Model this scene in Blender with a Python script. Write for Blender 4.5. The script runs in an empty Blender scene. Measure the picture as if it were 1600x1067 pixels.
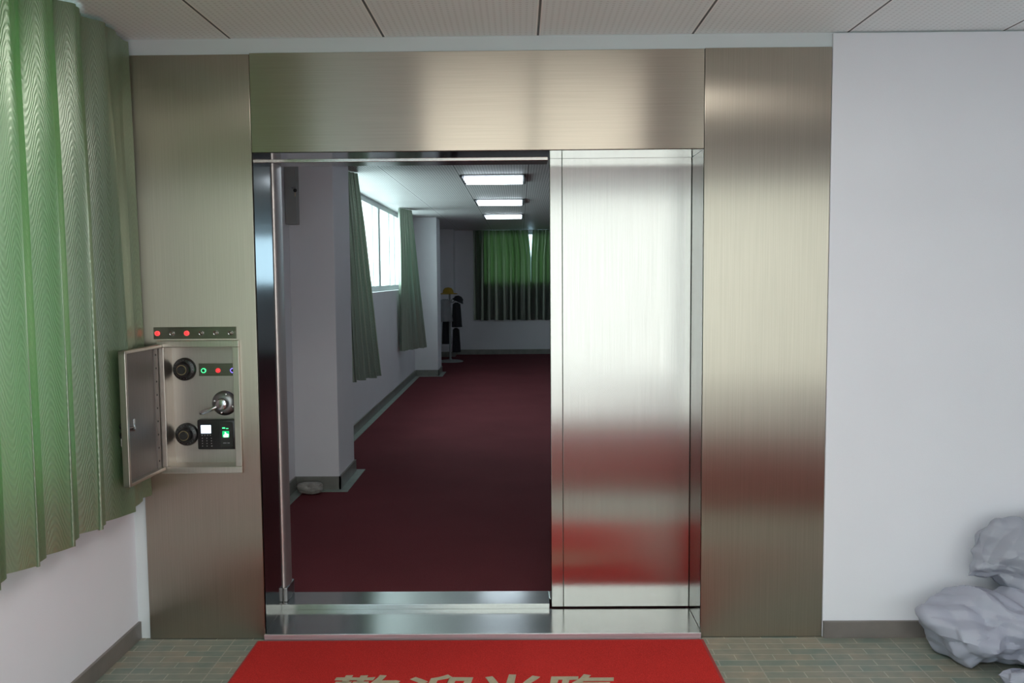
import bpy, bmesh, math, random
from mathutils import Vector, Matrix, noise
R = math.radians
random.seed(7)
sc = bpy.context.scene
COL = sc.collection

# ------------------------------------------------------------------ camera
cd = bpy.data.cameras.new('camera'); cam = bpy.data.objects.new('camera', cd); COL.objects.link(cam)
cd.sensor_width = 36; cd.lens = 1372 / 1600 * 36; cd.clip_start = .05; cd.clip_end = 200
rt = Vector((0.9999325, 0.0087227, -0.0076708)); up = Vector((0.0070134, 0.0730522, 0.9973035)); bk = Vector((0.0092595, -0.99729, 0.0729861))
up = bk.cross(rt).normalized(); rt = up.cross(bk).normalized()
cam.matrix_world = Matrix(((rt.x, up.x, bk.x, 0), (rt.y, up.y, bk.y, -3.42), (rt.z, up.z, bk.z, 1.44), (0, 0, 0, 1)))
sc.camera = cam
# ------------------------------------------------------------------ exposure, world
vs = sc.view_settings; vs.view_transform = 'Standard'; vs.look = 'None'; vs.gamma = 1; vs.use_curve_mapping = False
vs.exposure = 1.1
w = bpy.data.worlds.new('world'); sc.world = w; w.use_nodes = True
bg = w.node_tree.nodes['Background']; bg.inputs[0].default_value = (.84, .96, 1, 1); bg.inputs[1].default_value = 2.5
def portal(name, loc, rot, sx, sy):            # daylight sampling through a window opening
    l = bpy.data.lights.new(name, 'AREA'); l.shape = 'RECTANGLE'; l.size = sx; l.size_y = sy; l.cycles.is_portal = True
    o = bpy.data.objects.new(name, l); COL.objects.link(o); o.location = loc; o.rotation_euler = rot
portal('daylight_portal', (-1.80, 6.2, 1.8), (0, R(-90), 0), 1.05, 4.8)
portal('daylight_portal', (-1.80, -1.55, 1.5), (0, R(-90), 0), 1.5, 2.1)
portal('daylight_portal', (-1.80, -3.84, 1.27), (0, R(-90), 0), 1.95, 1.5)
portal('daylight_portal', (.1, -4.80, 1.15), (R(90), 0, 0), 1.9, 2.28)
portal('daylight_portal', (1.4, 13.2, 1.8), (R(-90), 0, 0), 4.2, 1.0)
portal('daylight_portal', (2.35, -4.80, 1.35), (R(90), 0, 0), 1.7, 1.9)

# ------------------------------------------------------------------ materials
MATS = {}
def nt(name):
    m = bpy.data.materials.new(name); m.use_nodes = True; t = m.node_tree
    MATS[name] = m
    return m, t.nodes, t.links, t.nodes['Principled BSDF']
def var_color(n, l, b, c, amt, scale, detail=3, vec=None):
    tc = n.new('ShaderNodeTexCoord'); no = n.new('ShaderNodeTexNoise'); no.inputs['Scale'].default_value = scale; no.inputs['Detail'].default_value = detail
    if vec:
        mp = n.new('ShaderNodeMapping'); mp.inputs['Scale'].default_value = vec
        l.new(tc.outputs['Object'], mp.inputs[0]); l.new(mp.outputs[0], no.inputs['Vector'])
    else: l.new(tc.outputs['Object'], no.inputs['Vector'])
    r = n.new('ShaderNodeValToRGB'); r.color_ramp.elements[0].position = .3; r.color_ramp.elements[1].position = .7
    r.color_ramp.elements[0].color = (*[x * (1 - amt) for x in c], 1); r.color_ramp.elements[1].color = (*[min(1, x * (1 + amt)) for x in c], 1)
    l.new(no.outputs['Fac'], r.inputs[0]); l.new(r.outputs[0], b.inputs['Base Color'])
    return no, r
def simple(name, c, rough=.5, metal=0, amt=.06, scale=8, bump=0, bscale=60, emis=None, es=0, spec=.5):
    m, n, l, b = nt(name)
    b.inputs['Roughness'].default_value = rough; b.inputs['Metallic'].default_value = metal
    b.inputs['Specular IOR Level'].default_value = spec
    var_color(n, l, b, c, amt, scale)
    if bump:
        tc = n.new('ShaderNodeTexCoord'); no = n.new('ShaderNodeTexNoise'); no.inputs['Scale'].default_value = bscale
        l.new(tc.outputs['Object'], no.inputs['Vector'])
        bp = n.new('ShaderNodeBump'); bp.inputs['Strength'].default_value = bump; bp.inputs['Distance'].default_value = .01
        l.new(no.outputs['Fac'], bp.inputs['Height']); l.new(bp.outputs[0], b.inputs['Normal'])
    if emis:
        b.inputs['Emission Color'].default_value = (*emis, 1); b.inputs['Emission Strength'].default_value = es
    return m
def steel(name, c, rough, aniso, tangent, grain, amt=.05):
    m, n, l, b = nt(name)
    b.inputs['Metallic'].default_value = 1; b.inputs['Anisotropic'].default_value = aniso if aniso > .5 else 0
    cx = n.new('ShaderNodeCombineXYZ')
    for i in range(3): cx.inputs[i].default_value = tangent[i]
    if aniso > .5: l.new(cx.outputs[0], b.inputs['Tangent'])
    no, r = var_color(n, l, b, c, amt, 1, 4, grain)
    tc = n.new('ShaderNodeTexCoord'); n2 = n.new('ShaderNodeTexNoise'); n2.inputs['Scale'].default_value = 2.2; n2.inputs['Detail'].default_value = 5
    l.new(tc.outputs['Object'], n2.inputs['Vector'])
    mr = n.new('ShaderNodeMapRange'); mr.inputs['To Min'].default_value = rough * .88; mr.inputs['To Max'].default_value = rough * 1.12
    l.new(n2.outputs['Fac'], mr.inputs['Value']); l.new(mr.outputs[0], b.inputs['Roughness'])
    return m
WARM = (.445, .40, .335); NEUT = (.60, .575, .55)
steel('steel_vertical_grain', WARM, .29, 1, (1, 0, 0), (260, 260, 3))
steel('steel_horizontal_grain', WARM, .30, 1, (0, 0, 1), (3, 260, 260))
steel('steel_door', NEUT, .25, 1, (1, 0, 0), (260, 260, 3))
steel('steel_jamb', (.26, .25, .24), .12, 0, (0, 0, 1), (260, 260, 3))
steel('steel_lintel', (.6, .6, .59), .09, 0, (1, 0, 0), (3, 260, 260))
steel('steel_sill', (.47, .48, .47), .17, 0, (1, 0, 0), (3, 260, 260))
steel('steel_post', (.66, .60, .58), .45, 0, (1, 0, 0), (200, 200, 3))
steel('steel_edge', (.66, .58, .62), .5, 0, (1, 0, 0), (3, 200, 200), .15)
steel('steel_trim', (.45, .42, .40), .20, .4, (1, 0, 0), (200, 200, 4))
steel('steel_cabinet', (.58, .53, .48), .34, .3, (1, 0, 0), (200, 200, 6))
steel('steel_cabinet_dark', (.30, .27, .265), .5, .3, (0, 1, 0), (200, 200, 6))
steel('steel_back_plate', (.50, .465, .43), .42, .3, (1, 0, 0), (200, 200, 6))
steel('strip_plate', (.20, .19, .16), .3, .3, (0, 0, 1), (6, 200, 200))
simple('wall_white', (.79, .79, .85), .75, amt=.012, scale=3, bump=.05, bscale=250)
simple('wall_strip', (.66, .70, .72), .6, amt=.01, scale=3)
simple('inner_wall', (.82, .81, .85), .75, amt=.015, scale=3, bump=.05, bscale=250)
simple('baseboard_tile', (.17, .15, .14), .3, amt=.15, scale=9)
simple('inner_baseboard', (.22, .22, .20), .35, amt=.15, scale=9)
simple('edge_strip', (.36, .42, .38), .4, metal=.3, amt=.1)
simple('black_plastic', (.012, .012, .013), .28, amt=.1)
simple('black_satin', (.02, .02, .02), .45, amt=.1)
simple('chrome', (.62, .62, .64), .16, metal=1, amt=.03)
simple('dark_chrome', (.30, .30, .31), .36, metal=1, amt=.03)
simple('brass', (.75, .62, .36), .35, metal=1, amt=.03)
simple('alu_white', (.62, .68, .68), .4, amt=.02)
simple('lamp_red', (.7, .05, .05), .3, emis=(1, .05, .05), es=.9)
simple('lamp_red_dim', (.6, .06, .06), .3, emis=(1, .05, .06), es=.35)
simple('lamp_green', (.05, .7, .2), .3, emis=(.05, 1, .25), es=1.1)
simple('lamp_blue', (.1, .1, .8), .3, emis=(.2, .15, 1), es=1.4)
simple('lamp_off', (.20, .18, .15), .2, metal=.6)
simple('screen_white', (.6, .7, .9), .3, emis=(.62, .80, 1), es=1.3)
simple('sensor_green', (.02, .3, .1), .2, emis=(.0, 1, .3), es=.30)
simple('sensor_glow', (.4, .9, .6), .2, emis=(.45, 1, .65), es=1.5)
simple('key_white', (.45, .45, .48), .5)
simple('mat_rubber', (.34, .02, .02), .6)
simple('mat_text', (.42, .36, .25), .7, amt=.08, scale=60)
simple('grey_metal_paint', (.32, .33, .32), .5)
simple('tube_glow', (.9, .95, 1), .4, emis=(.78, .90, 1), es=4.5)
simple('added_lamp_panel', (.9, .9, .9), .5, emis=(1, .97, .92), es=5)
simple('lamp_panel_dim', (.9, .9, .85), .5, emis=(1, .98, .92), es=3.6)
simple('light_housing', (.05, .05, .055), .4)
simple('reflector', (.14, .15, .17), .5)
simple('yellow_felt', (.42, .27, .03), .8)
simple('dark_cloth', (.02, .02, .024), .85)
simple('grey_cloth', (.30, .31, .32), .85)
simple('white_plastic', (.30, .31, .31), .4)
simple('grey_bag', (.34, .33, .30), .5, amt=.25, scale=18, bump=.4, bscale=30)
simple('outside_ground', (.5, .5, .48), .9)

def carpet(name, c, c2, scale, bump=.5):
    m, n, l, b = nt(name); b.inputs['Roughness'].default_value = .9; b.inputs['Specular IOR Level'].default_value = .15
    tc = n.new('ShaderNodeTexCoord'); a = n.new('ShaderNodeTexNoise'); a.inputs['Scale'].default_value = scale; a.inputs['Detail'].default_value = 2
    s = n.new('ShaderNodeTexNoise'); s.inputs['Scale'].default_value = 1.7; s.inputs['Detail'].default_value = 4
    for q in (a, s): l.new(tc.outputs['Object'], q.inputs['Vector'])
    r = n.new('ShaderNodeValToRGB'); r.color_ramp.elements[0].position = .35; r.color_ramp.elements[1].position = .62
    r.color_ramp.elements[0].color = (*c2, 1); r.color_ramp.elements[1].color = (*c, 1); l.new(a.outputs['Fac'], r.inputs[0])
    mx = n.new('ShaderNodeMix'); mx.data_type = 'RGBA'; mx.blend_type = 'MULTIPLY'; mx.inputs[0].default_value = .35
    l.new(r.outputs[0], mx.inputs[6]); l.new(s.outputs['Fac'], mx.inputs[7]); l.new(mx.outputs[2], b.inputs['Base Color'])
    bp = n.new('ShaderNodeBump'); bp.inputs['Strength'].default_value = bump; bp.inputs['Distance'].default_value = .004
    l.new(a.outputs['Fac'], bp.inputs['Height']); l.new(bp.outputs[0], b.inputs['Normal'])
carpet('carpet_maroon', (.22, .05, .060), (.145, .033, .041), 220)
carpet('carpet_red', (.27, .045, .040), (.16, .028, .024), 420)
carpet('mat_red', (.78, .042, .036), (.42, .019, .016), 420)

def M(n, l, op, a, b=None, c=None):
    q = n.new('ShaderNodeMath'); q.operation = op
    for i, v in enumerate((a, b, c)):
        if v is None: continue
        if isinstance(v, (int, float)): q.inputs[i].default_value = v
        else: l.new(v, q.inputs[i])
    return q.outputs[0]
def frac_dist(n, l, v, off, pitch):            # distance in metres to the nearest grid line
    t = M(n, l, 'ADD', M(n, l, 'DIVIDE', M(n, l, 'SUBTRACT', v, off), pitch), 100.5)
    f = M(n, l, 'FRACT', t)
    return M(n, l, 'MULTIPLY', M(n, l, 'ABSOLUTE', M(n, l, 'SUBTRACT', f, .5)), pitch)
def ceiling_mat(name, c, ribs, yoff):
    m, n, l, b = nt(name); b.inputs['Roughness'].default_value = .45
    tc = n.new('ShaderNodeTexCoord'); sp = n.new('ShaderNodeSeparateXYZ'); l.new(tc.outputs['Object'], sp.inputs[0])
    X, Y = sp.outputs[0], sp.outputs[1]
    dx = frac_dist(n, l, X, .076, .59); dy = frac_dist(n, l, Y, yoff, .59)
    joint = M(n, l, 'LESS_THAN', dx, .0042); rail = M(n, l, 'LESS_THAN', dx, .010)
    jy = M(n, l, 'LESS_THAN', dy, .0022)
    px = frac_dist(n, l, X, .076, .59 / 26); py = frac_dist(n, l, Y, yoff, .59 / 26)
    if ribs: hole = M(n, l, 'LESS_THAN', px, .0052)
    else: hole = M(n, l, 'LESS_THAN', M(n, l, 'ADD', M(n, l, 'MULTIPLY', px, px), M(n, l, 'MULTIPLY', py, py)), .0052 ** 2)
    edge = M(n, l, 'MULTIPLY', M(n, l, 'GREATER_THAN', dx, .02), M(n, l, 'GREATER_THAN', dy, .012))
    hole = M(n, l, 'MULTIPLY', hole, edge)
    def mix(fac, a, bb):
        mx = n.new('ShaderNodeMix'); mx.data_type = 'RGBA'
        l.new(fac, mx.inputs[0])
        if isinstance(a, tuple): mx.inputs[6].default_value = (*a, 1)
        else: l.new(a, mx.inputs[6])
        mx.inputs[7].default_value = (*bb, 1)
        return mx.outputs[2]
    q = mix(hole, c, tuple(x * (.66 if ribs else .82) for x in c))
    q = mix(rail, q, tuple(min(1, x * 1.15) for x in c)); q = mix(jy, q, tuple(x * .6 for x in c)); q = mix(joint, q, (.045, .045, .05))
    l.new(q, b.inputs['Base Color'])
ceiling_mat('ceiling_tiles', (.88, .93, .945), False, .012)
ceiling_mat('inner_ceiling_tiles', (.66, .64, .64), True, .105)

def floor_tiles():
    m, n, l, b = nt('floor_tiles'); b.inputs['Roughness'].default_value = .5
    tc = n.new('ShaderNodeTexCoord'); mp = n.new('ShaderNodeMapping'); mp.inputs['Location'].default_value = (1.152 + .29 * 40, .0155 + .0493 * 200, 0)
    l.new(tc.outputs['Object'], mp.inputs[0])
    br = n.new('ShaderNodeTexBrick'); br.offset = .5; br.offset_frequency = 2; br.inputs['Scale'].default_value = 1
    br.inputs['Brick Width'].default_value = .145; br.inputs['Row Height'].default_value = .0493
    br.inputs['Mortar Size'].default_value = .0022; br.inputs['Mortar Smooth'].default_value = .2; br.inputs['Bias'].default_value = 0
    br.inputs['Color1'].default_value = (.19, .235, .21, 1); br.inputs['Color2'].default_value = (.29, .265, .215, 1); br.inputs['Mortar'].default_value = (.40, .39, .34, 1)
    l.new(mp.outputs[0], br.inputs['Vector'])
    no = n.new('ShaderNodeTexNoise'); no.inputs['Scale'].default_value = 14; no.inputs['Detail'].default_value = 4; l.new(tc.outputs['Object'], no.inputs['Vector'])
    r = n.new('ShaderNodeValToRGB'); r.color_ramp.elements[0].position = .3; r.color_ramp.elements[1].position = .7
    r.color_ramp.elements[0].color = (.72, .80, .80, 1); r.color_ramp.elements[1].color = (1.12, 1.0, .95, 1); l.new(no.outputs['Fac'], r.inputs[0])
    mx = n.new('ShaderNodeMix'); mx.data_type = 'RGBA'; mx.blend_type = 'MULTIPLY'; mx.inputs[0].default_value = .9
    l.new(br.outputs['Color'], mx.inputs[6]); l.new(r.outputs[0], mx.inputs[7])
    sp = n.new('ShaderNodeSeparateXYZ'); l.new(tc.outputs['Object'], sp.inputs[0])
    d = frac_dist(n, l, sp.outputs[0], -1.152, .29); li = M(n, l, 'LESS_THAN', d, .0024)
    m2 = n.new('ShaderNodeMix'); m2.data_type = 'RGBA'; l.new(li, m2.inputs[0]); l.new(mx.outputs[2], m2.inputs[6]); m2.inputs[7].default_value = (.33, .31, .27, 1)
    l.new(m2.outputs[2], b.inputs['Base Color'])
    bp = n.new('ShaderNodeBump'); bp.inputs['Strength'].default_value = .4; bp.inputs['Distance'].default_value = .003; bp.invert = True
    l.new(M(n, l, 'MAXIMUM', br.outputs['Fac'], li), bp.inputs['Height']); l.new(bp.outputs[0], b.inputs['Normal'])
floor_tiles()

def curtain_mat(name, refl, trans, tfac, rough=.42, sheen=.5, gloss=.12):
    m, n, l, b = nt(name)
    b.inputs['Roughness'].default_value = rough; b.inputs['Specular IOR Level'].default_value = sheen
    b.inputs['Sheen Weight'].default_value = .25; b.inputs['Sheen Tint'].default_value = (.8, 1, .75, 1)
    tc = n.new('ShaderNodeTexCoord'); sp = n.new('ShaderNodeSeparateXYZ'); l.new(tc.outputs['UV'], sp.inputs[0])
    U, V = sp.outputs[0], sp.outputs[1]                    # metres along the cloth and up
    # wavy chevron: rising stripes whose phase zigzags across the cloth
    zz = M(n, l, 'MULTIPLY_ADD', M(n, l, 'SINE', M(n, l, 'MULTIPLY', U, 2 * math.pi / .075)), .040, .040)
    wob = n.new('ShaderNodeTexNoise'); wob.inputs['Scale'].default_value = 22; l.new(tc.outputs['UV'], wob.inputs['Vector'])
    ph = M(n, l, 'ADD', M(n, l, 'MULTIPLY', zz, 1.5), M(n, l, 'ADD', V, M(n, l, 'MULTIPLY', wob.outputs['Fac'], .030)))
    s = M(n, l, 'SINE', M(n, l, 'MULTIPLY', ph, 2 * math.pi / .027))
    s01 = M(n, l, 'MULTIPLY_ADD', s, .5, .5)
    mx = n.new('ShaderNodeMix'); mx.data_type = 'RGBA'; l.new(s01, mx.inputs[0])
    mx.inputs[6].default_value = (*[x * .78 for x in refl], 1); mx.inputs[7].default_value = (*[min(1, x * 1.12) for x in refl], 1)
    l.new(mx.outputs[2], b.inputs['Base Color'])
    l.new(M(n, l, 'MULTIPLY_ADD', s01, -.12, rough + .06), b.inputs['Roughness'])
    bp = n.new('ShaderNodeBump'); bp.inputs['Strength'].default_value = .22; bp.inputs['Distance'].default_value = .0015
    l.new(s01, bp.inputs['Height']); l.new(bp.outputs[0], b.inputs['Normal'])
    tr = n.new('ShaderNodeBsdfTranslucent'); tr.inputs[0].default_value = (*trans, 1)
    ms = n.new('ShaderNodeMixShader'); ms.inputs[0].default_value = tfac
    gs = n.new('ShaderNodeBsdfGlossy'); gs.inputs[0].default_value = (.62, .68, .57, 1); gs.inputs['Roughness'].default_value = .33; l.new(bp.outputs[0], gs.inputs['Normal'])
    m3 = n.new('ShaderNodeMixShader'); m3.inputs[0].default_value = gloss; l.new(b.outputs[0], m3.inputs[1]); l.new(gs.outputs[0], m3.inputs[2])
    l.new(m3.outputs[0], ms.inputs[1]); l.new(tr.outputs[0], ms.inputs[2]); l.new(ms.outputs[0], n['Material Output'].inputs[0])
curtain_mat('curtain_satin', (.11, .19, .09), (.03, .17, .022), .15, gloss=.46)
curtain_mat('curtain_inner', (.13, .165, .14), (.08, .18, .09), .08, gloss=.35)
curtain_mat('curtain_back', (.085, .09, .085), (.055, .10, .025), .30, gloss=.3)

def cloth_mat(name, c):
    m, n, l, b = nt(name); b.inputs['Roughness'].default_value = .42; b.inputs['Specular IOR Level'].default_value = .5
    var_color(n, l, b, c, .05, 5)
    tc = n.new('ShaderNodeTexCoord'); v = n.new('ShaderNodeTexNoise'); v.inputs['Scale'].default_value = 9; v.inputs['Detail'].default_value = 3
    l.new(tc.outputs['Object'], v.inputs['Vector'])
    bp = n.new('ShaderNodeBump'); bp.inputs['Strength'].default_value = .35; bp.inputs['Distance'].default_value = .02
    l.new(v.outputs['Fac'], bp.inputs['Height']); l.new(bp.outputs[0], b.inputs['Normal'])
cloth_mat('silver_cloth', (.34, .35, .43)); cloth_mat('silver_bag_cloth', (.30, .31, .37))
def glass_mat(name, tint):
    m, n, l, b = nt(name)
    t = n.new('ShaderNodeBsdfTransparent'); t.inputs[0].default_value = (*tint, 1)
    gl = n.new('ShaderNodeBsdfGlossy'); gl.inputs['Roughness'].default_value = .02
    fr = n.new('ShaderNodeFresnel'); fr.inputs[0].default_value = 1.12
    ms = n.new('ShaderNodeMixShader'); ge = n.new('ShaderNodeNewGeometry'); l.new(M(n, l, 'MULTIPLY', fr.outputs[0], M(n, l, 'SUBTRACT', 1, ge.outputs['Backfacing'])), ms.inputs[0]); l.new(t.outputs[0], ms.inputs[1]); l.new(gl.outputs[0], ms.inputs[2])
    l.new(ms.outputs[0], n['Material Output'].inputs[0])
glass_mat('window_glass', (.93, 1, .985)); glass_mat('tinted_glass', (.74, .72, .69)); glass_mat('dark_glass', (.62, .72, .78))

# ------------------------------------------------------------------ mesh helpers
class MB:
    def __init__(s): s.b = bmesh.new()
    def box(s, x0, x1, y0, y1, z0, z1, bev=0):
        r = bmesh.ops.create_cube(s.b, size=1)['verts']
        for v in r: v.co = Vector(((x0 + x1) / 2 + v.co.x * (x1 - x0), (y0 + y1) / 2 + v.co.y * (y1 - y0), (z0 + z1) / 2 + v.co.z * (z1 - z0)))
        if bev:
            es = {e for v in r for e in v.link_edges}
            bmesh.ops.bevel(s.b, geom=list(es), offset=bev, segments=2, affect='EDGES', profile=.5)
        return s
    def lathe(s, prof, seg=32, mat=Matrix(), cap=True):      # prof: (radius, height) about local z
        rings = []
        for r, h in prof:
            rings.append([s.b.verts.new(mat @ Vector((r * math.cos(2 * math.pi * i / seg), r * math.sin(2 * math.pi * i / seg), h))) for i in range(seg)])
        for a, b in zip(rings, rings[1:]):
            for i in range(seg): s.b.faces.new((a[i], a[(i + 1) % seg], b[(i + 1) % seg], b[i]))
        if cap:
            s.b.faces.new(rings[0][::-1]); s.b.faces.new(rings[-1])
        return s
    def tube(s, pts, r, seg=10, cap=True):
        pts = [Vector(p) for p in pts]; rings = []
        rs = r if isinstance(r, (list, tuple)) else [r] * len(pts)
        pn = None
        for i, p in enumerate(pts):
            d = (pts[min(i + 1, len(pts) - 1)] - pts[max(i - 1, 0)]).normalized()
            n = (pn - d * pn.dot(d)).normalized() if pn else d.orthogonal().normalized()
            pn = n; bn = d.cross(n)
            rings.append([s.b.verts.new(p + (n * math.cos(2 * math.pi * k / seg) + bn * math.sin(2 * math.pi * k / seg)) * rs[i]) for k in range(seg)])
        for a, b in zip(rings, rings[1:]):
            for i in range(seg): s.b.faces.new((a[i], a[(i + 1) % seg], b[(i + 1) % seg], b[i]))
        if cap: s.b.faces.new(rings[0][::-1]); s.b.faces.new(rings[-1])
        return s
    def build(s, name, mat, parent=None, smooth=False, recalc=True):
        if recalc: bmesh.ops.recalc_face_normals(s.b, faces=s.b.faces)
        me = bpy.data.meshes.new(name); s.b.to_mesh(me); s.b.free()
        me.materials.append(MATS[mat])
        o = bpy.data.objects.new(name, me); COL.objects.link(o)
        if parent: o.parent = parent; o.matrix_parent_inverse = parent.matrix_basis.inverted()
        if smooth:
            for p in me.polygons: p.use_smooth = True
            if smooth != 'all': me.set_sharp_from_angle(angle=R(35))
        return o
def tag(o, label=None, cat=None, group=None, kind=None):
    if label: o['label'] = label
    if cat: o['category'] = cat
    if group: o['group'] = group
    if kind: o['kind'] = kind
    return o
def empty(name, loc=(0, 0, 0)):
    o = bpy.data.objects.new(name, None); COL.objects.link(o); o.location = loc; o.empty_display_size = .1
    return o
def structure(o): o['kind'] = 'structure'; return o
FY = Matrix.Rotation(R(90), 4, 'X')            # local z -> -y (towards the camera)
def at(x, y, z): return Matrix.Translation((x, y, z)) @ FY

# ------------------------------------------------------------------ room shell
CZ, CI = 2.36, 2.315
XL, XR = -1.545, 3.6
structure(MB().box(XL - .3, XR + .2, -4.9, 0.20, -.2, 0).build('floor', 'floor_tiles'))
structure(MB().box(XL - .3, XR + .5, .20, 13.4, -.2, 0).build('floor_inner', 'carpet_maroon'))
structure(MB().box(XL - .3, XR + .2, -4.9, .10, CZ, CZ + .12).build('ceiling', 'ceiling_tiles'))
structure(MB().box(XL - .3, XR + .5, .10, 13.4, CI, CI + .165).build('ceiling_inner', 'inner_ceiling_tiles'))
structure(MB().box(XL, XR, -2.05, -1.85, 2.06, CZ - .001, .003).build('ceiling_beam', 'wall_white'))
# front wall (the wall that holds the steel doorway)
mb = MB()
mb.box(XL - .3, -1.04, .012, .38, 0, CZ); mb.box(.76, XR + .2, .30, .38, 0, CZ); mb.box(-1.04, .76, .012, .38, 1.96, CZ)
mb.box(1.19, XR + .2, .012, .30, 0, CZ); mb.box(.76, 1.19, .012, .22, 0, CZ)
structure(mb.build('wall_front', 'wall_strip'))
structure(MB().box(1.196, XR, -.003, .012, 0, CZ - .006, .002).build('wall_front_right', 'wall_white'))
# the wall sliver left of the steel and strip above it share the paint of wall_front
# left wall of the near room, with two windows
mb = MB()
zs, zt = .78, 2.25
mb.box(XL - .22, XL, -3.1, .012, 0, zs); mb.box(XL - .22, XL, -4.9, -3.1, 0, .3); mb.box(XL - .22, XL, -4.9, .012, zt, CZ)
for a, b in ((-.5, .012), (-3.1, -2.6)): mb.box(XL - .22, XL, a, b, zs, zt)
mb.box(XL - .22, XL, -4.9, -4.58, .3, zt)
structure(mb.build('wall_left', 'wall_white'))
structure(MB().box(XR, XR + .2, -4.9, .3, 0, CZ).build('wall_right', 'wall_white'))
mb = MB(); mb.box(XL, -.85, -4.8, -4.6, 0, CZ); mb.box(1.05, 1.5, -4.8, -4.6, 0, CZ); mb.box(3.2, XR, -4.8, -4.6, 0, CZ); mb.box(1.5, 3.2, -4.8, -4.6, 0, .4); mb.box(1.5, 3.2, -4.8, -4.6, 2.3, CZ); mb.box(-.85, 1.05, -4.8, -4.6, 2.3, CZ)
structure(mb.build('wall_back', 'wall_white'))
# far room
mb = MB(); ws, wt = 1.29, CI
mb.box(XL - .22, XL, .38, 13.2, 0, ws)
for a, b in ((.38, 3.9), (8.75, 13.2)): mb.box(XL - .22, XL, a, b, ws, CI)
structure(mb.build('wall_inner_left', 'inner_wall'))
structure(MB().box(XR + .3, XR + .5, .38, 13.2, 0, CI).build('wall_inner_right', 'inner_wall'))
mb = MB(); mb.box(XL, XR + .3, 13.0, 13.2, 0, 1.3); mb.box(XL, -.70, 13.0, 13.2, 1.3, CI); mb.box(3.5, XR + .3, 13.0, 13.2, 1.3, CI); mb.box(-.70, 3.5, 13.0, 13.2, 2.28, CI)
structure(mb.build('wall_inner_back', 'inner_wall'))
structure(MB().box(XL, -1.243, 2.49, 3.04, 0, CI, .004).build('wall_column', 'inner_wall'))
structure(MB().box(XL, -1.205, 9.4, 9.95, 0, CI, .004).build('wall_column', 'inner_wall'))
structure(MB().box(XL, -1.20, 12.55, 13.0, 0, CI, .004).build('wall_column', 'inner_wall'))
# baseboards
structure(MB().box(XL, XL + .012, -4.6, .012, 0, .07, .002).build('baseboard_left', 'baseboard_tile'))
structure(MB().box(1.197, XR, -.016, -.003, 0, .068, .002).build('baseboard_front', 'baseboard_tile'))
mb = MB(); e = .012
def skirt(x0, y0, x1, y1):
    mb.box(min(x0, x1), max(x0, x1), min(y0, y1), max(y0, y1), 0, .092)
skirt(XL, .38, XL + e, 2.478); skirt(XL, 2.478, -1.243 + e, 2.49); skirt(-1.243, 2.478, -1.243 + e, 3.052)
skirt(XL, 3.04, -1.243 + e, 3.052); skirt(XL, 3.04, XL + e, 9.4); skirt(XL, 9.388, -1.205 + e, 9.4); skirt(-1.205, 9.388, -1.205 + e, 9.962)
skirt(XL, 9.95, -1.205 + e, 9.962); skirt(XL, 9.95, XL + e, 12.55); skirt(-1.2, 12.988, XR, 13.0); skirt(XL, 12.538, -1.2, 12.55); skirt(-1.2, 12.538, -1.2 + e, 13)
structure(mb.build('baseboard_inner', 'inner_baseboard'))
mb = MB()
def strip(x0, x1, y0, y1): mb.box(x0, x1, y0, y1, 0, .004)
strip(XL + e, XL + .07, .5, 2.42); strip(XL + e, -1.175, 2.42, 2.478); strip(-1.231, -1.175, 2.478, 3.052); strip(XL + e, -1.175, 3.052, 3.11)
strip(XL + e, XL + .07, 3.11, 9.33); strip(XL + e, -1.137, 9.33, 9.388); strip(-1.193, -1.137, 9.388, 9.962)
structure(mb.build('trim_1', 'edge_strip'))

# windows
def window(n, axis, plane, a0, a1, z0, z1, mulls, fr=.05, dd=.03, gm='window_glass'):
    """frame + panes in a wall whose plane is x = plane (axis 'x') or y = plane (axis 'y')"""
    root = structure(empty('window_%d' % n, (plane, (a0 + a1) / 2, z0) if axis == 'x' else ((a0 + a1) / 2, plane, z0)))
    f = MB(); g = MB()
    def b(mb_, p0, p1, u0, u1, w0, w1, bev=0):
        if axis == 'x': mb_.box(plane + p0, plane + p1, u0, u1, w0, w1, bev)
        else: mb_.box(u0, u1, plane + p0, plane + p1, w0, w1, bev)
    b(f, -dd, dd, a0, a1, z0, z0 + fr); b(f, -dd, dd, a0, a1, z1 - fr, z1)
    b(f, -dd, dd, a0, a0 + fr, z0, z1); b(f, -dd, dd, a1 - fr, a1, z0, z1)
    for m_, ww in mulls: b(f, -dd, dd, m_ - ww / 2, m_ + ww / 2, z0 + fr, z1 - fr)
    b(g, -.004, .004, a0 + fr * .6, a1 - fr * .6, z0 + fr * .6, z1 - fr * .6)
    structure(f.build('window_frame', 'alu_white', root)); structure(g.build('window_pane', gm, root))
window(1, 'x', -1.66, -2.6, -.5, zs, zt, [(-1.55, .06)])
window(2, 'x', -1.66, -4.58, -3.1, .3, zt, [(-3.8, .06)])
window(5, 'y', -4.7, 1.5, 3.2, .4, 2.3, [(2.35, .06)], gm='tinted_glass')  # unseen window, added to let more daylight into the near room
window(6, 'y', -4.7, -.85, 1.05, 0, 2.3, [(.1, .08)], gm='tinted_glass')
window(3, 'x', -1.66, 3.9, 8.75, ws, CI, [(4.9, .05), (5.75, .07), (6.5, .03), (6.95, .14), (7.75, .05), (8.2, .04)], .06, .014)
window(4, 'y', 13.035, -.7, 3.5, 1.3, 2.28, [(.6, .06), (1.9, .06), (2.8, .04)], gm='dark_glass')

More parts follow.
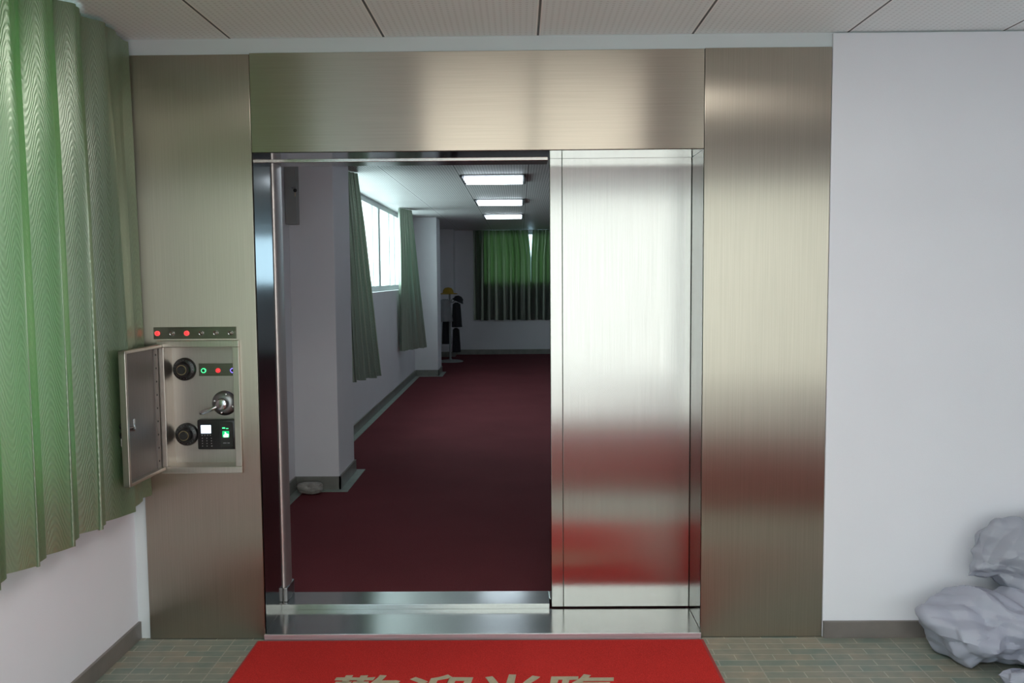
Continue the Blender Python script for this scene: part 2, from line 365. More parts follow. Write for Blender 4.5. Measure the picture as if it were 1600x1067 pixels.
# ------------------------------------------------------------------ stainless door surround
S = tag(empty('door_surround', (-.15, 0, 0)), 'wide brushed stainless steel surround clad around the open doorway', 'door frame')
def part(mb_, name, mat, parent=S, **k): return mb_.build(name, mat, parent, **k)
p = part(MB().box(-1.494, -1.031, 0, .0115, .002, 2.298, .0015), 'side_panel', 'steel_vertical_grain'); p['label'] = 'left steel side panel with the control cabinet'
p = part(MB().box(.712, 1.194, -.001, .0115, .002, 2.304, .0015), 'side_panel', 'steel_vertical_grain'); p['label'] = 'right steel side panel beside the white wall'
part(MB().box(-1.0295, .7105, -.0005, .0115, 1.927, 2.302, .0015), 'header_panel', 'steel_horizontal_grain')
part(MB().box(-1.039, -1.029, .0125, .268, .0, 1.93), 'jamb', 'steel_jamb')
part(MB().box(.712, .722, .0125, .285, .028, 1.925), 'jamb', 'steel_jamb')
part(MB().box(-1.029, .712, .012, .238, 1.926, 1.935), 'lintel', 'steel_lintel')
mb = MB(); mb.box(-1.03, .120, .24, .375, 1.919, 1.958, .002)
part(mb, 'lintel_lip', 'steel_trim')
mb = MB(); prof = [(-1.0395, .272)] + [(-1.029 + .017 * math.sin(a * math.pi / 14), .33 - .057 * math.cos(a * math.pi / 14)) for a in range(15)] + [(-1.0395, .388)]
lo = [mb.b.verts.new((x, y, .05)) for x, y in prof]; hi = [mb.b.verts.new((x, y, 1.919)) for x, y in prof]
for k in range(len(prof)): mb.b.faces.new((lo[k], lo[(k + 1) % len(prof)], hi[(k + 1) % len(prof)], hi[k]))
mb.b.faces.new(lo[::-1]); mb.b.faces.new(hi)
part(mb, 'door_post', 'steel_post', smooth=True)
mb = MB(); mb.box(-1.029, .711, -.022, .236, .0, .028, .001)
part(mb, 'sill', 'steel_sill')
part(MB().box(-1.027, .709, -.0285, -.0222, 0, .0275, .001), 'sill_edge', 'steel_edge')
mb = MB(); mb.box(-1.03, .118, .237, .39, .0, .050, .002); mb.box(.118, .71, .30, .39, 0, .050, .003)
part(mb, 'floor_track', 'steel_sill')
mb = MB(); mb.box(-1.0285, -1.011, .266, .390, .0505, .112, .004)
part(mb, 'post_foot', 'dark_chrome')
# sliding leaf
D = tag(empty('sliding_door', (.43, .26, .03)), 'half open stainless steel sliding door leaf at right of doorway', 'door')
part(MB().box(.178, .711, .243, .290, .033, 1.95, .002), 'door_panel', 'steel_door', D)
part(MB().box(.127, .1768, .243, .290, .033, 1.95, .002), 'edge_strip', 'steel_door', D)

# ------------------------------------------------------------------ control cabinet
K = tag(empty('control_cabinet', (-1.26, 0, .68)), 'open steel control cabinet let into the left side panel', 'control cabinet')
mb = MB()
x0, x1, z0, z1 = -1.419, -1.098, .678, 1.203; t = .026
mb.box(x0, x1, -.016, 0, z1 - t, z1, .002); mb.box(x0, x1, -.016, 0, z0, z0 + t, .002)
mb.box(x0, x0 + t, -.016, 0, z0 + t, z1 - t, .002); mb.box(x1 - t, x1, -.016, 0, z0 + t, z1 - t, .002)
part(mb, 'cabinet_frame', 'steel_cabinet', K)
a0, a1, c0, c1 = x0 + t, x1 - t, z0 + t, z1 - t; dp = .07
K2 = []
mb = MB(); mb.box(a0 - .008, a0, -.001, dp, c0, c1); mb.box(a1, a1 + .008, -.001, dp, c0, c1); mb.box(a0, a1, -.001, dp, c1, c1 + .008); mb.box(a0, a1, -.001, dp, c0 - .008, c0)
part(mb, 'housing', 'steel_cabinet', K)
part(MB().box(a0, a1, dp, dp + .004, c0, c1), 'back_plate', 'steel_back_plate', K)
# hole in the side panel, wall and in the grey cladding for the cabinet
def cut(name_obj, bx):
    c = MB().box(*bx).build('cutter', 'chrome')
    m_ = name_obj.modifiers.new('cut', 'BOOLEAN'); m_.operation = 'DIFFERENCE'; m_.object = c; m_.solver = 'EXACT'
    bpy.context.view_layer.update()
    dg = bpy.context.evaluated_depsgraph_get(); me = bpy.data.meshes.new_from_object(name_obj.evaluated_get(dg))
    name_obj.modifiers.clear(); name_obj.data = me; bpy.data.objects.remove(c)
sp = [o for o in S.children if o.name.startswith('side_panel')][0]
cut(sp, (a0 - .009, a1 + .009, -.05, .05, c0 - .009, c1 + .009))
cut(bpy.data.objects['wall_front'], (a0 - .009, a1 + .009, -.05, dp + .006, c0 - .009, c1 + .009))
# door, hinged at the left, swung towards the camera
hx = x0 + .004; ang = math.atan2(-(.296), -.012)      # direction of the open leaf in plan
dv = Vector((math.cos(ang), math.sin(ang), 0)); nv = Vector((-dv.y, dv.x, 0))   # nv points to +x (inner face side)
def leafbox(u0, u1, w0, w1, za, zb, bev=0):
    m_ = MB().box(u0, u1, w0, w1, za, zb, bev)
    T = Matrix(((dv.x, nv.x, 0, hx), (dv.y, nv.y, 0, -.018), (0, 0, 1, 0), (0, 0, 0, 1)))
    bmesh.ops.transform(m_.b, matrix=T, verts=m_.b.verts); return m_
def join(*ms):
    r = ms[0]
    for m_ in ms[1:]:
        me = bpy.data.meshes.new('tmp'); m_.b.to_mesh(me); r.b.from_mesh(me); m_.b.free(); bpy.data.meshes.remove(me)
    return r
W = .296; zb, zt2 = .694, 1.188; 
dr = part(leafbox(.004, W - .001, -.006, -.002, zb + .002, zt2 - .002), 'cabinet_door', 'steel_cabinet_dark', K)
rim = join(leafbox(0, W, -.007, .018, zt2 - .012, zt2, .002), leafbox(0, W, -.007, .018, zb, zb + .012, .002), leafbox(W - .014, W, -.007, .018, zb, zt2, .002))
rim = rim.build('door_rim', 'steel_cabinet', dr)
hg = leafbox(.006, .036, -.002, .002, zb + .012, zt2 - .012)
hg = hg.build('piano_hinge', 'steel_cabinet_dark', dr)
for k in range(9):
    q = Vector((hx, -.018, zb + .04 + k * .052)) + dv * .022 + nv * .002
    MB().lathe([(.004, 0), (.004, .001), (.002, .002)], 10, Matrix.Translation(q) @ Matrix.Rotation(R(90), 4, 'Y')).build('hinge_screw', 'black_satin', dr, smooth=True)
q = Vector((hx, -.018, .90)) + dv * .245
mb = MB(); mb.lathe([(.009, -.002), (.009, .018), (.006, .020)], 16, Matrix.Translation(q) @ Matrix.Rotation(R(90), 4, 'Y'))
mb.box(q.x + .014, q.x + .018, q.y + -.006, q.y + .006, q.z - .004, q.z + .036, .001)
mb.build('lock_cylinder', 'chrome', dr, smooth=True)
mb = MB(); 
for dz in (0.012, -.022):
    mb.lathe([(.004, 0), (.012, .002), (.012, .014), (.008, .017)], 18, Matrix.Translation((q.x - .009, q.y - .02, q.z + dz)) @ Matrix.Rotation(R(-90), 4, 'Y'))
kb = mb.build('lock_knob', 'black_plastic', dr, smooth=True)
mb = MB(); mb.box(q.x - .024, q.x - .0215, q.y - .024, q.y - .016, q.z - .062, q.z - .030, .0006)
mb.build('key', 'chrome', dr)
# combination dials
def dial(x, z, rot):
    y = dp - .0005
    mb = MB().lathe([(.046, 0), (.046, .010), (.043, .016), (.034, .019), (.030, .020), (.0295, .034), (.027, .038), (.0, .038)][:-1], 40, at(x, y, z))
    o = mb.build('combination_dial', 'black_plastic', K, smooth=True)
    m2 = MB()
    for i in range(40):       # engraved tick marks on the dial ring
        a = 2 * math.pi * i / 40 + rot; L = .0055 if i % 5 == 0 else .003
        if i % 5 and i % 2: continue
        for rr in (0,):
            c_ = at(x, y, z) @ Matrix.Rotation(a, 4, 'Z') @ Matrix.Translation((.0385 - L / 2, 0, .0180))
            r = bmesh.ops.create_cube(m2.b, size=1, matrix=c_ @ Matrix.Diagonal((L, .0006, .0012, 1)))
    m2.build('dial_marks', 'key_white', o)
    m3 = MB().lathe([(.0195, .0385), (.0195, .0405), (.0178, .0405), (.0178, .0385)], 32, at(x, y, z), cap=False)
    m3.build('dial_ring', 'brass', o, smooth=True)
    m4 = MB().lathe([(.0172, .036), (.0168, .046), (.0150, .048), (.0148, .047)], 24, at(x, y, z))
    for v in m4.b.verts: pass
    m4.build('dial_knob', 'black_satin', o, smooth=True)
dial(-1.343, 1.083, 0); dial(-1.343, .820, .5)
# lever handle
hxx, hz = -1.188, .945
mb = MB().lathe([(.050, 0), (.050, .004), (.046, .010), (.032, .016), (.027, .018)], 40, at(hxx, dp - .0005, hz))
hb = mb.build('lever_handle', 'dark_chrome', K, smooth=True)
MB().lathe([(.024, .018), (.024, .040), (.021, .044), (.018, .046)], 32, at(hxx, dp, hz)).build('hub', 'chrome', hb, smooth=True)
MB().tube([(hxx - .012, dp - .034, hz - .006), (hxx - .04, dp - .036, hz - .018), (hxx - .078, dp - .038, hz - .032), (hxx - .088, dp - .038, hz - .036)], [.0075, .0075, .0085, .005], 14).build('lever_arm', 'chrome', hb, smooth='all')
for a in (75, 165, 255, 340):
    MB().lathe([(.0045, .0135), (.0045, .0165), (.003, .0175)], 12, at(hxx + .038 * math.cos(R(a)), dp - .0, hz + .038 * math.sin(R(a)))).build('screw', 'chrome', hb, smooth=True)
# indicator strips
def lampset(parent, xs, z, y, mats, rim_r=.0095):
    for i, (x, m_) in enumerate(zip(xs, mats)):
        mb = MB().lathe([(rim_r, 0), (rim_r, .004), (rim_r * .86, .0055), (rim_r * .72, .0045)], 24, at(x, y, z), cap=False)
        bz = mb.build('indicator_lamp', 'chrome' if m_ == 'lamp_off' else m_, parent, smooth=True)
        if m_ != 'lamp_off' or True:
            MB().lathe([(rim_r * .72, .0002), (rim_r * .72, .004), (rim_r * .5, .006), (rim_r * .2, .0065)], 20, at(x, y, z)).build('lens', {'lamp_off': 'lamp_off', 'lamp_red': 'lamp_red_dim', 'lamp_red_dim': 'lamp_red_dim', 'lamp_green': 'black_satin', 'lamp_blue': 'black_satin'}[m_], bz, smooth=True)
L1 = tag(empty('indicator_panel', (-1.27, 0, 1.21)), 'long dark strip of six indicator lamps, two glowing red, above the open cabinet', 'indicator panel')
part(MB().box(-1.434, -1.109, -.0045, -.0003, 1.209, 1.2555, .0008), 'plate', 'strip_plate', L1)
lampset(L1, [-1.418, -1.3605, -1.303, -1.246, -1.189, -1.131], 1.2315, -.0046, ['lamp_red', 'lamp_off', 'lamp_red', 'lamp_off', 'lamp_off', 'lamp_off'])
MB().lathe([(.0018, 0), (.0014, .001)], 8, at(-1.114, -.0046, 1.236)).build('screw', 'chrome', L1)
MB().lathe([(.0018, 0), (.0014, .001)], 8, at(-1.431, -.0046, 1.236)).build('screw', 'chrome', L1)
L2 = tag(empty('indicator_panel', (-1.2, dp, 1.06)), 'short dark strip inside the cabinet with green, red and blue lamps', 'indicator panel')
part(MB().box(-1.287, -1.128, dp - .0045, dp - .0003, 1.055, 1.105, .0008), 'plate', 'strip_plate', L2)
lampset(L2, [-1.267, -1.209, -1.150], 1.077, dp - .0046, ['lamp_green', 'lamp_red_dim', 'lamp_blue'])
MB().lathe([(.0018, 0), (.0014, .001)], 8, at(-1.283, dp - .0046, 1.08)).build('screw', 'chrome', L2)
# fingerprint reader
F = tag(empty('fingerprint_reader', (-1.22, dp, .76)), 'black fingerprint reader with lit screen and green sensor inside the cabinet', 'fingerprint reader')
y_ = dp - .032
part(MB().box(-1.292, -1.134, y_, dp - .0005, .762, .882, .006), 'body', 'black_plastic', F, smooth=True)
part(MB().box(-1.201, -1.148, y_ - .004, y_ + .004, .770, .872, .003), 'sensor_panel', 'black_satin', F)
mb = MB().box(-1.276, -1.236, y_ - .0012, y_ + .004, .828, .861, .001)
scn = part(mb, 'screen', 'screen_white', F)
mb = MB()
for i in range(3):
    for j in range(4): mb.box(-1.273 + i * .018, -1.270 + i * .018 + (.002 if i == 2 and j == 3 else 0), y_ - .0012, y_ + .002, .807 - j * .0105, .8095 - j * .0105)
for i in range(4): mb.box(-1.274 + i * .011, -1.270 + i * .011, y_ - .0012, y_ + .002, .8195, .8213)
part(mb, 'keypad', 'key_white', F)
fs = part(MB().box(-1.190, -1.162, y_ - .0052, y_ + .004, .812, .838, .002), 'finger_sensor', 'sensor_green', F)
mb = MB(); pr = [(-.008, -.010), (.010, -.010), (.012, .002), (.004, .004), (-.001, .011), (-.004, .010), (-.003, .002), (-.009, -.001)]
vs_ = [mb.b.verts.new((-1.176 + x, y_ - .0056, .823 + z)) for x, z in pr]; fce = mb.b.faces.new(vs_)
r = bmesh.ops.extrude_face_region(mb.b, geom=[fce]); bmesh.ops.translate(mb.b, verts=[v for v in r['geom'] if isinstance(v, bmesh.types.BMVert)], vec=(0, .002, 0))
mb.build('finger_glow', 'sensor_glow', fs)
mb = MB().box(-1.189, -1.178, y_ - .0052, y_ + .002, .8475, .852); mb.box(-1.174, -1.165, y_ - .0052, y_ + .002, .8465, .849)
part(mb, 'status_light', 'lamp_green', F)
mb = MB()
for i, wd in enumerate((3, 3, 3, 3, 0, 4, 2.5, 3)):
    if wd: mb.box(-1.187 + i * .0034, -1.187 + i * .0034 + wd * .0007, y_ - .0046, y_, .788, .7905)
part(mb, 'nameplate', 'key_white', F)

# ------------------------------------------------------------------ curtains
def curtain(name, P0, P1, ztop, zbot, wl, amp, mat, n_u=None, seed=0, gather=None, off=Vector((0, 0, 0))):
    """pleated cloth hung from P0 to P1 (plan points); gather(t) narrows it; folds bulge along the plan normal"""
    P0 = Vector((*P0, 0)); P1 = Vector((*P1, 0)); L = (P1 - P0).length; d = (P1 - P0).normalized(); nn = Vector((-d.y, d.x, 0))
    nu = n_u or int(L / wl * 34); nv_ = 46
    b = bmesh.new(); uvl = b.loops.layers.uv.new('UVMap'); grid = []; uvs = []
    rnd = random.Random(seed); ph = [rnd.uniform(0, 6.28) for _ in range(8)]; aj = [rnd.uniform(.6, 1.25) for _ in range(200)]
    for j in range(nv_ + 1):
        t = j / nv_; z = ztop + (zbot - ztop) * t; row = []; ru = []; ul = 0; prev = None
        for i in range(nu + 1):
            u = i / nu; s = u * L
            s2 = s + .035 * math.sin(s * 5.1 + ph[0]) + .02 * math.sin(s * 11.3 + ph[1] + t * .5)
            a = 2 * math.pi * s2 / wl; k = int(s2 / wl) % 200
            A = amp * aj[k] * (.55 + .45 * min(1, t * 4)) * (1 + .10 * math.sin(t * 5 + ph[2] + s * 3))
            f = math.sin(a) + .34 * math.sin(2 * a + ph[3]) + .14 * math.sin(3 * a + ph[5] + s) + .55 * (1 - t) ** 7 * math.sin(3 * a + ph[6])
            tang = .32 * wl * math.sin(2 * a + .4) * .35
            lean = .016 * math.sin(s * 2.3 + ph[4]) * t
            uu = u
            q = P0 + d * (uu * L + tang * (.4 + .6 * t)) + nn * (A * f + lean)
            q.z = z - (.006 * math.sin(a * .5 + ph[5]) * t)
            if gather:
                q = gather(q, u, t)
            if prev is not None: ul += (Vector((q.x, q.y, 0)) - prev).length
            prev = Vector((q.x, q.y, 0)); row.append(b.verts.new(q)); ru.append((ul, z))
        grid.append(row); uvs.append(ru)
    for j in range(nv_):
        for i in range(nu):
            f = b.faces.new((grid[j][i], grid[j][i + 1], grid[j + 1][i + 1], grid[j + 1][i])); f.smooth = True
            for lp, (jj, ii) in zip(f.loops, ((j, i), (j, i + 1), (j + 1, i + 1), (j + 1, i))): lp[uvl].uv = uvs[0][ii][0] * 1.0, uvs[jj][ii][1]
    me = bpy.data.meshes.new(name); b.to_mesh(me); b.free(); me.materials.append(MATS[mat])
    o = bpy.data.objects.new(name, me); COL.objects.link(o)
    return o
def hem(cur, zbot): pass
c = curtain('curtain', (-1.44, -2.95), (-1.480, -.014), 2.345, .585, .215, .031, 'curtain_satin', seed=3)
tag(c, 'pale green satin curtain with wavy weave hanging over the near left window', 'curtain')
c['label'] = 'pale green satin curtain hanging beside the steel surround in the near room'
def g1(q, u, t):        # leans away from the camera towards the hem
    q.x += .14 * t * u; q.y += .12 * t * u; return q
c = curtain('curtain', (-1.48, 3.48), (-1.36, 3.95), CI - .004, .60, .060, .026, 'curtain_inner', seed=5, gather=g1)
tag(c, 'bunched dark green curtain just behind the first white column at the far-room window', 'curtain')
def g2(q, u, t):
    q.y += .55 * t * u; return q
c = curtain('curtain', (-1.50, 7.58), (-1.40, 8.0), CI - .004, .52, .060, .028, 'curtain_inner', seed=8, gather=lambda q, u, t: Vector((q.x + .16 * t * u, q.y + .2 * t * u, q.z)))
tag(c, 'dark green curtain at the far end of the bright window beside the second column', 'curtain')
def gl(sgn, edge):
    def g(q, u, t):
        k = math.exp(-((t - .55) / .38) ** 2) - math.exp(-(.55 / .38) ** 2)
        return q
    return g
def gapr(q, u, t): q.x -= 0; return q
c = curtain('curtain', (-.86, 12.94), (.16, 12.94), CI - .004, .645, .13, .034, 'curtain_back', seed=11, gather=lambda q, u, t: Vector((q.x + .05 * min(1, t / .3) * u, q.y, q.z)))
tag(c, 'dark green curtain left of the light gap on the far wall', 'curtain', 'far wall curtains')
c = curtain('curtain', (.25, 12.94), (2.2, 12.94), CI - .004, .645, .14, .034, 'curtain_back', seed=12, gather=lambda q, u, t: Vector((q.x - .03 * min(1, t / .3) * (1 - u), q.y, q.z)))
tag(c, 'dark green curtain right of the light gap on the far wall', 'curtain', 'far wall curtains')

# ------------------------------------------------------------------ ceiling lights of the far room
LW = ['nearest', 'middle', 'farthest']
for k, yy in enumerate((4.14, 6.50, 8.86, 1.78)):  # the last one is unseen, added to light the first column and carpet
    o = tag(empty('ceiling_light', (-.22, yy + .3, CI)), ['nearest and largest of the three lit ceiling lights beyond the doorway', 'middle one of the three lit ceiling lights in a row', 'farthest and smallest of the three lit ceiling lights', 'unseen ceiling light added just beyond the doorway to brighten the first column'][k], 'ceiling light', 'recessed lights in the far room ceiling')
    xa, xb, ya, yb = -.505, .062, yy, yy + .59
    mb = MB(); z0_, z1_ = CI - .022, CI - .0005
    mb.box(xa, xa + .02, ya, yb, z0_, z1_); mb.box(xb - .02, xb, ya, yb, z0_, z1_); mb.box(xa, xb, ya, ya + .02, CI - .006, z1_); mb.box(xa, xb, yb - .02, yb, CI - .006, z1_)
    mb.box(xa + .02, xb - .02, ya + .02, yb - .02, CI - .003, z1_)
    mb.build('housing', 'light_housing', o)
    for j in range(3):
        yc = ya + .115 + j * .18
        m2 = MB()
        m2.box(xa + .02, xb - .02, yc - .06, yc + .06, CI - .005, CI - .0032)
        m2.build('reflector', 'reflector', o)
        MB().tube([(xa + .03, yc, CI - .022), (xb - .03, yc, CI - .022)], .0135, 12).build('tube', 'tube_glow', o, smooth=True)

# near room ceiling lights; the four farther back are unseen, added to brighten it
for k, (xx, yy) in enumerate(((-.506, -2.6), (.084, -2.6), (-.506, -3.8), (.084, -3.8), (-.506, -1.50), (.084, -1.50))):
    o = tag(empty('ceiling_light', (xx + .29, yy + .3, CZ)), 'unseen square ceiling light added to brighten the near room' if yy < -2 else ['', '', '', '', 'left one of the two dim ceiling lights above the red door mat', 'right one of the two dim ceiling lights above the red door mat'][k], 'ceiling light', 'added near room ceiling lights' if yy < -2 else 'dim ceiling lights over the mat')
    mb = MB(); a_, b_, c_, d_ = xx, xx + .58, yy, yy + .58
    mb.box(a_, a_ + .02, c_, d_, CZ - .012, CZ - .0005); mb.box(b_ - .02, b_, c_, d_, CZ - .012, CZ - .0005); mb.box(a_ + .02, b_ - .02, c_, c_ + .02, CZ - .012, CZ - .0005); mb.box(a_ + .02, b_ - .02, d_ - .02, d_, CZ - .012, CZ - .0005)
    mb.build('frame', 'alu_white', o)
    MB().box(a_ + .02, b_ - .02, c_ + .02, d_ - .02, CZ - .006, CZ - .001).build('diffuser', 'added_lamp_panel' if yy < -2 else 'lamp_panel_dim', o)
# ------------------------------------------------------------------ mats
Mt = tag(empty('door_mat', (-.17, -.65, 0)), 'bright red door mat with beige characters in front of the sill', 'door mat')
part(MB().box(-1.045, .705, -1.14, -.045, 0.0005, .010, .003), 'mat_pile', 'mat_red', Mt)
mb = MB(); mb.box(-1.052, -1.044, -1.2, -.040, .0004, .008, .002); mb.box(.704, .716, -1.2, -.040, .0004, .008, .002); mb.box(-1.052, .716, -.046, -.037, .0004, .008, .002)
part(mb, 'mat_edge', 'mat_rubber', Mt)
rc = MB().box(-1.2, 3.3, -4.5, -1.85, .0005, .010, .003).build('floor_carpet', 'carpet_red')
tag(rc, 'wide red carpet behind the viewer, seen only mirrored in the steel', 'carpet')
# characters of the greeting, laid flat into the mat
def lettering(ch, x, ytop, size):
    cu = bpy.data.curves.new('glyph', 'FONT'); cu.body = ch; cu.size = size; cu.extrude = .0006; cu.offset = .004 * size / .24
    cu.align_x = 'CENTER'
    o = bpy.data.objects.new('glyph', cu); COL.objects.link(o); bpy.context.view_layer.update()
    me = bpy.data.meshes.new_from_object(o.evaluated_get(bpy.context.evaluated_depsgraph_get())); bpy.data.objects.remove(o)
    top = max(v.co.y for v in me.vertices)
    for v in me.vertices:
        v.co.x += .12 * (v.co.y) ; wv = noise.noise_vector(Vector((v.co.x * 22, v.co.y * 22, x * 7))) * .004
        v.co.x += x + wv.x; v.co.y += ytop - top + wv.y; v.co.z += .0108
    me.materials.append(MATS['mat_text'])
    g = bpy.data.objects.new('lettering', me); COL.objects.link(g); g.parent = Mt; g.matrix_parent_inverse = Mt.matrix_basis.inverted()
    return g
for ch, x in zip('歡迎光臨', (-.575, -.31, -.06, .19)): lettering(ch, x, -.350, .25)

# ------------------------------------------------------------------ crumpled cloth heap
def crumple(name, ctr, rad, seed, mat, amp=.16, sub=2, box=.3):
    """heap of stiff cloth: broad flat facets meeting in creases, some crisp and some soft; rests on z = 0, leans on the wall y = 0"""
    rnd = random.Random(seed); b = bmesh.new(); bmesh.ops.create_icosphere(b, subdivisions=sub, radius=1); b.verts.index_update()
    b.verts.ensure_lookup_table(); E0 = {}
    for e in b.edges:
        c = (e.verts[0].co + e.verts[1].co) / 2
        E0[tuple(sorted(v.index for v in e.verts))] = random.Random('%.2f %.2f %.2f' % (c.x + 5, c.y + 5, c.z + 5)).randrange(5)
    cr = b.edges.layers.float.get('crease_edge') or b.edges.layers.float.new('crease_edge')
    for v in b.verts:
        p = v.co.copy(); rnd = random.Random('%d %.2f %.2f %.2f' % (seed, p.x + 5, p.y + 5, p.z + 5)); j = Vector((rnd.uniform(-1, 1), rnd.uniform(-1, 1), rnd.uniform(-1, 1))) * .13
        p = (p + j).normalized(); m = max(abs(p.x), abs(p.y), abs(p.z)) ** box
        r = (1 + amp * rnd.uniform(-1, 1) + amp * .9 * noise.noise(p * 1.4 + Vector((seed, 0, 0)))) / m
        c = Vector((p.x * rad[0] * r, p.y * rad[1] * r, p.z * rad[2] * r)) + Vector(ctr)
        c.z = max(c.z, .004 + .004 * rnd.random()); c.y = min(c.y, -.024 - .004 * rnd.random())
        v.co = c
    for e in b.edges: e[cr] = (.1, .4, .7, .9, 1)[E0[tuple(sorted(v.index for v in e.verts))]]
    me = bpy.data.meshes.new(name); b.to_mesh(me); b.free(); me.materials.append(MATS[mat])
    o = bpy.data.objects.new(name, me); COL.objects.link(o)
    md = o.modifiers.new('s', 'SUBSURF'); md.levels = 4; md.render_levels = 4; bpy.context.view_layer.update()
    m2 = bpy.data.meshes.new_from_object(o.evaluated_get(bpy.context.evaluated_depsgraph_get())); o.modifiers.clear(); o.data = m2
    fold = [(Vector(d_).normalized(), k_, a_) for d_, k_, a_ in (((.8, .3, .5), 4.5, .034), ((-.5, .2, .8), 6.5, .024), ((.3, -.8, .6), 8, .018), ((.9, .1, -.4), 13, .012), ((.1, .3, .95), 17, .009))]
    new = []
    for v in m2.vertices:      # folded ridges and small wrinkles
        q = v.co + noise.noise_vector(v.co * 4 + Vector((seed, 0, 0))) * .07
        tw = sum(a_ * (abs((q.dot(d_) * k_ + seed * .37) % 1 - .5) * 2 - .5) for d_, k_, a_ in fold)
        new.append(v.co + Vector(v.normal) * tw)
    for v, c in zip(m2.vertices, new): v.co = (c.x, min(c.y, -.021), max(c.z, .003))
    for f in m2.polygons: f.use_smooth = True
    m2.set_sharp_from_angle(angle=R(24))
    return o
o = crumple('crumpled_cover', (1.84, -.20, .11), (.335, .165, .16), 31, 'silver_cloth', .12, box=.25)
tag(o, 'low crumpled silver grey sheet heaped on the tiles by the white wall', 'cover')
o = crumple('fabric_bag', (1.985, -.135, .365), (.275, .10, .185), 12, 'silver_bag_cloth', .13, box=.05)
tag(o, 'upper grey fabric bag slumped against the white wall on the grey sheet', 'bag')
o = crumple('crumpled_sheet', (1.825, -.47, .045), (.16, .08, .07), 15, 'silver_cloth', .14)
tag(o, 'small grey fabric fold at the lower right corner nearest the viewer', 'cover')

# ------------------------------------------------------------------ far room things
KB = tag(empty('key_box', (-1.5, 2.42, 1.80)), 'grey metal wall box with a hanging key on the first column', 'wall box')
part(MB().box(-1.54, -1.470, 2.40, 2.489, 1.80, 2.21, .002), 'box_body', 'grey_metal_paint', KB)
part(MB().box(-1.54, -1.468, 2.394, 2.3995, 1.80, 2.21, .001), 'box_door', 'grey_metal_paint', KB)
MB().tube([(-1.488, 2.394, 2.035), (-1.488, 2.37, 2.035), (-1.463, 2.366, 2.036)], .004, 8).build('latch', 'dark_chrome', KB, smooth=True)
mb = MB().lathe([(.004, 0), (.012, .003), (.012, .008), (.004, .011)], 16, at(-1.463, 2.366, 2.016)); mb.build('key_head', 'black_plastic', KB, smooth=True)
MB().box(-1.4655, -1.4615, 2.358, 2.361, 1.978, 2.008, .0005).build('key', 'brass', KB)
b = bmesh.new(); bmesh.ops.create_icosphere(b, subdivisions=5, radius=1)
for v in b.verts:
    p = v.co; r = 1 + .16 * noise.noise(p * 1.6) + .07 * abs(noise.noise(p * 4.1)) ; k = max(abs(p.x), abs(p.y), abs(p.z)) ** .35
    v.co = Vector((p.x * .088 * r / k, p.y * .052 * r / k, max(-.040, p.z * .038 * r / k))) + Vector((-1.412, 2.372, .043))
for f in b.faces: f.smooth = True
mb = MB(); mb.b.free(); mb.b = b
tag(mb.build('cloth_bundle', 'grey_bag'), 'small grey bundle on the dark red carpet at the foot of the first column', 'bundle')

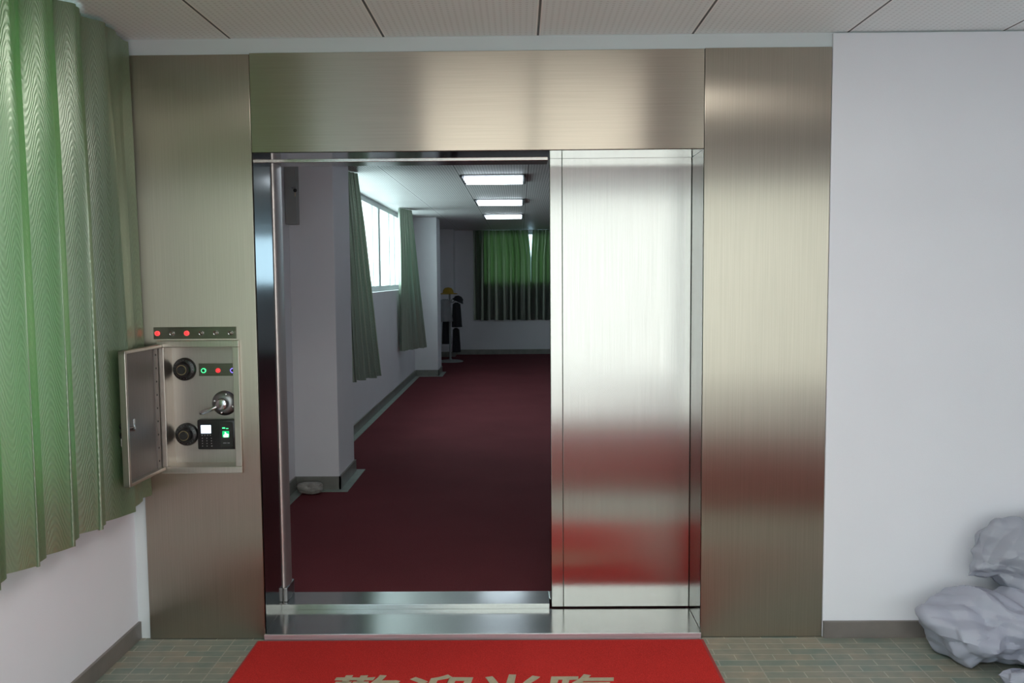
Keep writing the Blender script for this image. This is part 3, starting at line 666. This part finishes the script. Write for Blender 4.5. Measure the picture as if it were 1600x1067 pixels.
CS = tag(empty('coat_stand', (-1.20, 11.6, 0)), 'pale coat stand in the dim corner behind the second column', 'coat stand')
part(MB().lathe([(.22, .0), (.22, .012), (.19, .022), (.03, .04), (.02, .06)], 36, Matrix.Translation((-1.20, 11.6, .001))), 'base', 'white_plastic', CS, smooth=True)
part(MB().tube([(-1.20, 11.6, .05), (-1.20, 11.6, 1.158)], .018, 14), 'pole', 'white_plastic', CS, smooth=True)
for k in range(4):
    a = k * math.pi / 2 + .4; cx_, sy_ = math.cos(a), math.sin(a)
    part(MB().tube([(-1.20, 11.6, 1.02), (-1.20 + .06 * cx_, 11.6 + .06 * sy_, 1.02), (-1.20 + .11 * cx_, 11.6 + .11 * sy_, 1.07)], .009, 8), 'hook', 'white_plastic', CS, smooth=True)
mb = MB().lathe([(.16, 0), (.155, .012), (.095, .02), (.085, .07), (.055, .105), (.01, .115)], 28, Matrix.Translation((-1.225, 11.6, 1.16)))
tag(mb.build('hat', 'yellow_felt', smooth=True), 'yellow hat on top of the coat stand in the dim corner', 'hat')
mb = MB().lathe([(.10, 0), (.10, .015), (.085, .03), (.075, .07), (.03, .10), (.01, .10)], 24, Matrix.Translation((-1.06, 11.52, 1.035)) @ Matrix.Rotation(R(25), 4, 'Y'))
tag(mb.build('hat', 'dark_cloth', smooth=True), 'black hat hanging on the right hook of the coat stand', 'hat')
def garment(name, x, y, z0, z1, wtop, wbot, mat, label, cat):
    b = bmesh.new(); seg = 36; rows = 14; rg = []
    for j in range(rows + 1):
        t = j / rows; z = z1 + (z0 - z1) * t; ww = wtop + (wbot - wtop) * t
        if j == 0: ww *= .35
        rg.append([b.verts.new((x + ww * math.cos(2 * math.pi * i / seg) * (1 + .12 * math.sin(i * 5 * 2 * math.pi / seg + t)), y + ww * .55 * math.sin(2 * math.pi * i / seg) * (1 + .2 * math.sin(i * 7 * 2 * math.pi / seg)), z)) for i in range(seg)])
    for a_, c_ in zip(rg, rg[1:]):
        for i in range(seg): b.faces.new((a_[i], a_[(i + 1) % seg], c_[(i + 1) % seg], c_[i]))
    b.faces.new(rg[0][::-1]); b.faces.new(rg[-1])
    for f in b.faces: f.smooth = True
    mm = MB(); mm.b.free(); mm.b = b
    return tag(mm.build(name, mat), label, cat)
garment('jacket', -1.08, 11.52, .60, 1.02, .06, .085, 'dark_cloth', 'black garment hanging at the right of the coat stand', 'jacket')
garment('shirt', -1.27, 11.42, .70, 1.08, .08, .12, 'grey_cloth', 'grey garment hanging at the front of the coat stand', 'shirt')
garment('bag', -1.10, 11.64, .16, .58, .05, .07, 'dark_cloth', 'long black bag hanging low on the coat stand', 'bag')
garment('trousers', -1.27, 11.68, .30, .92, .05, .08, 'dark_cloth', 'dark trousers hanging behind the grey garment on the coat stand', 'trousers')
bpy.context.view_layer.update()
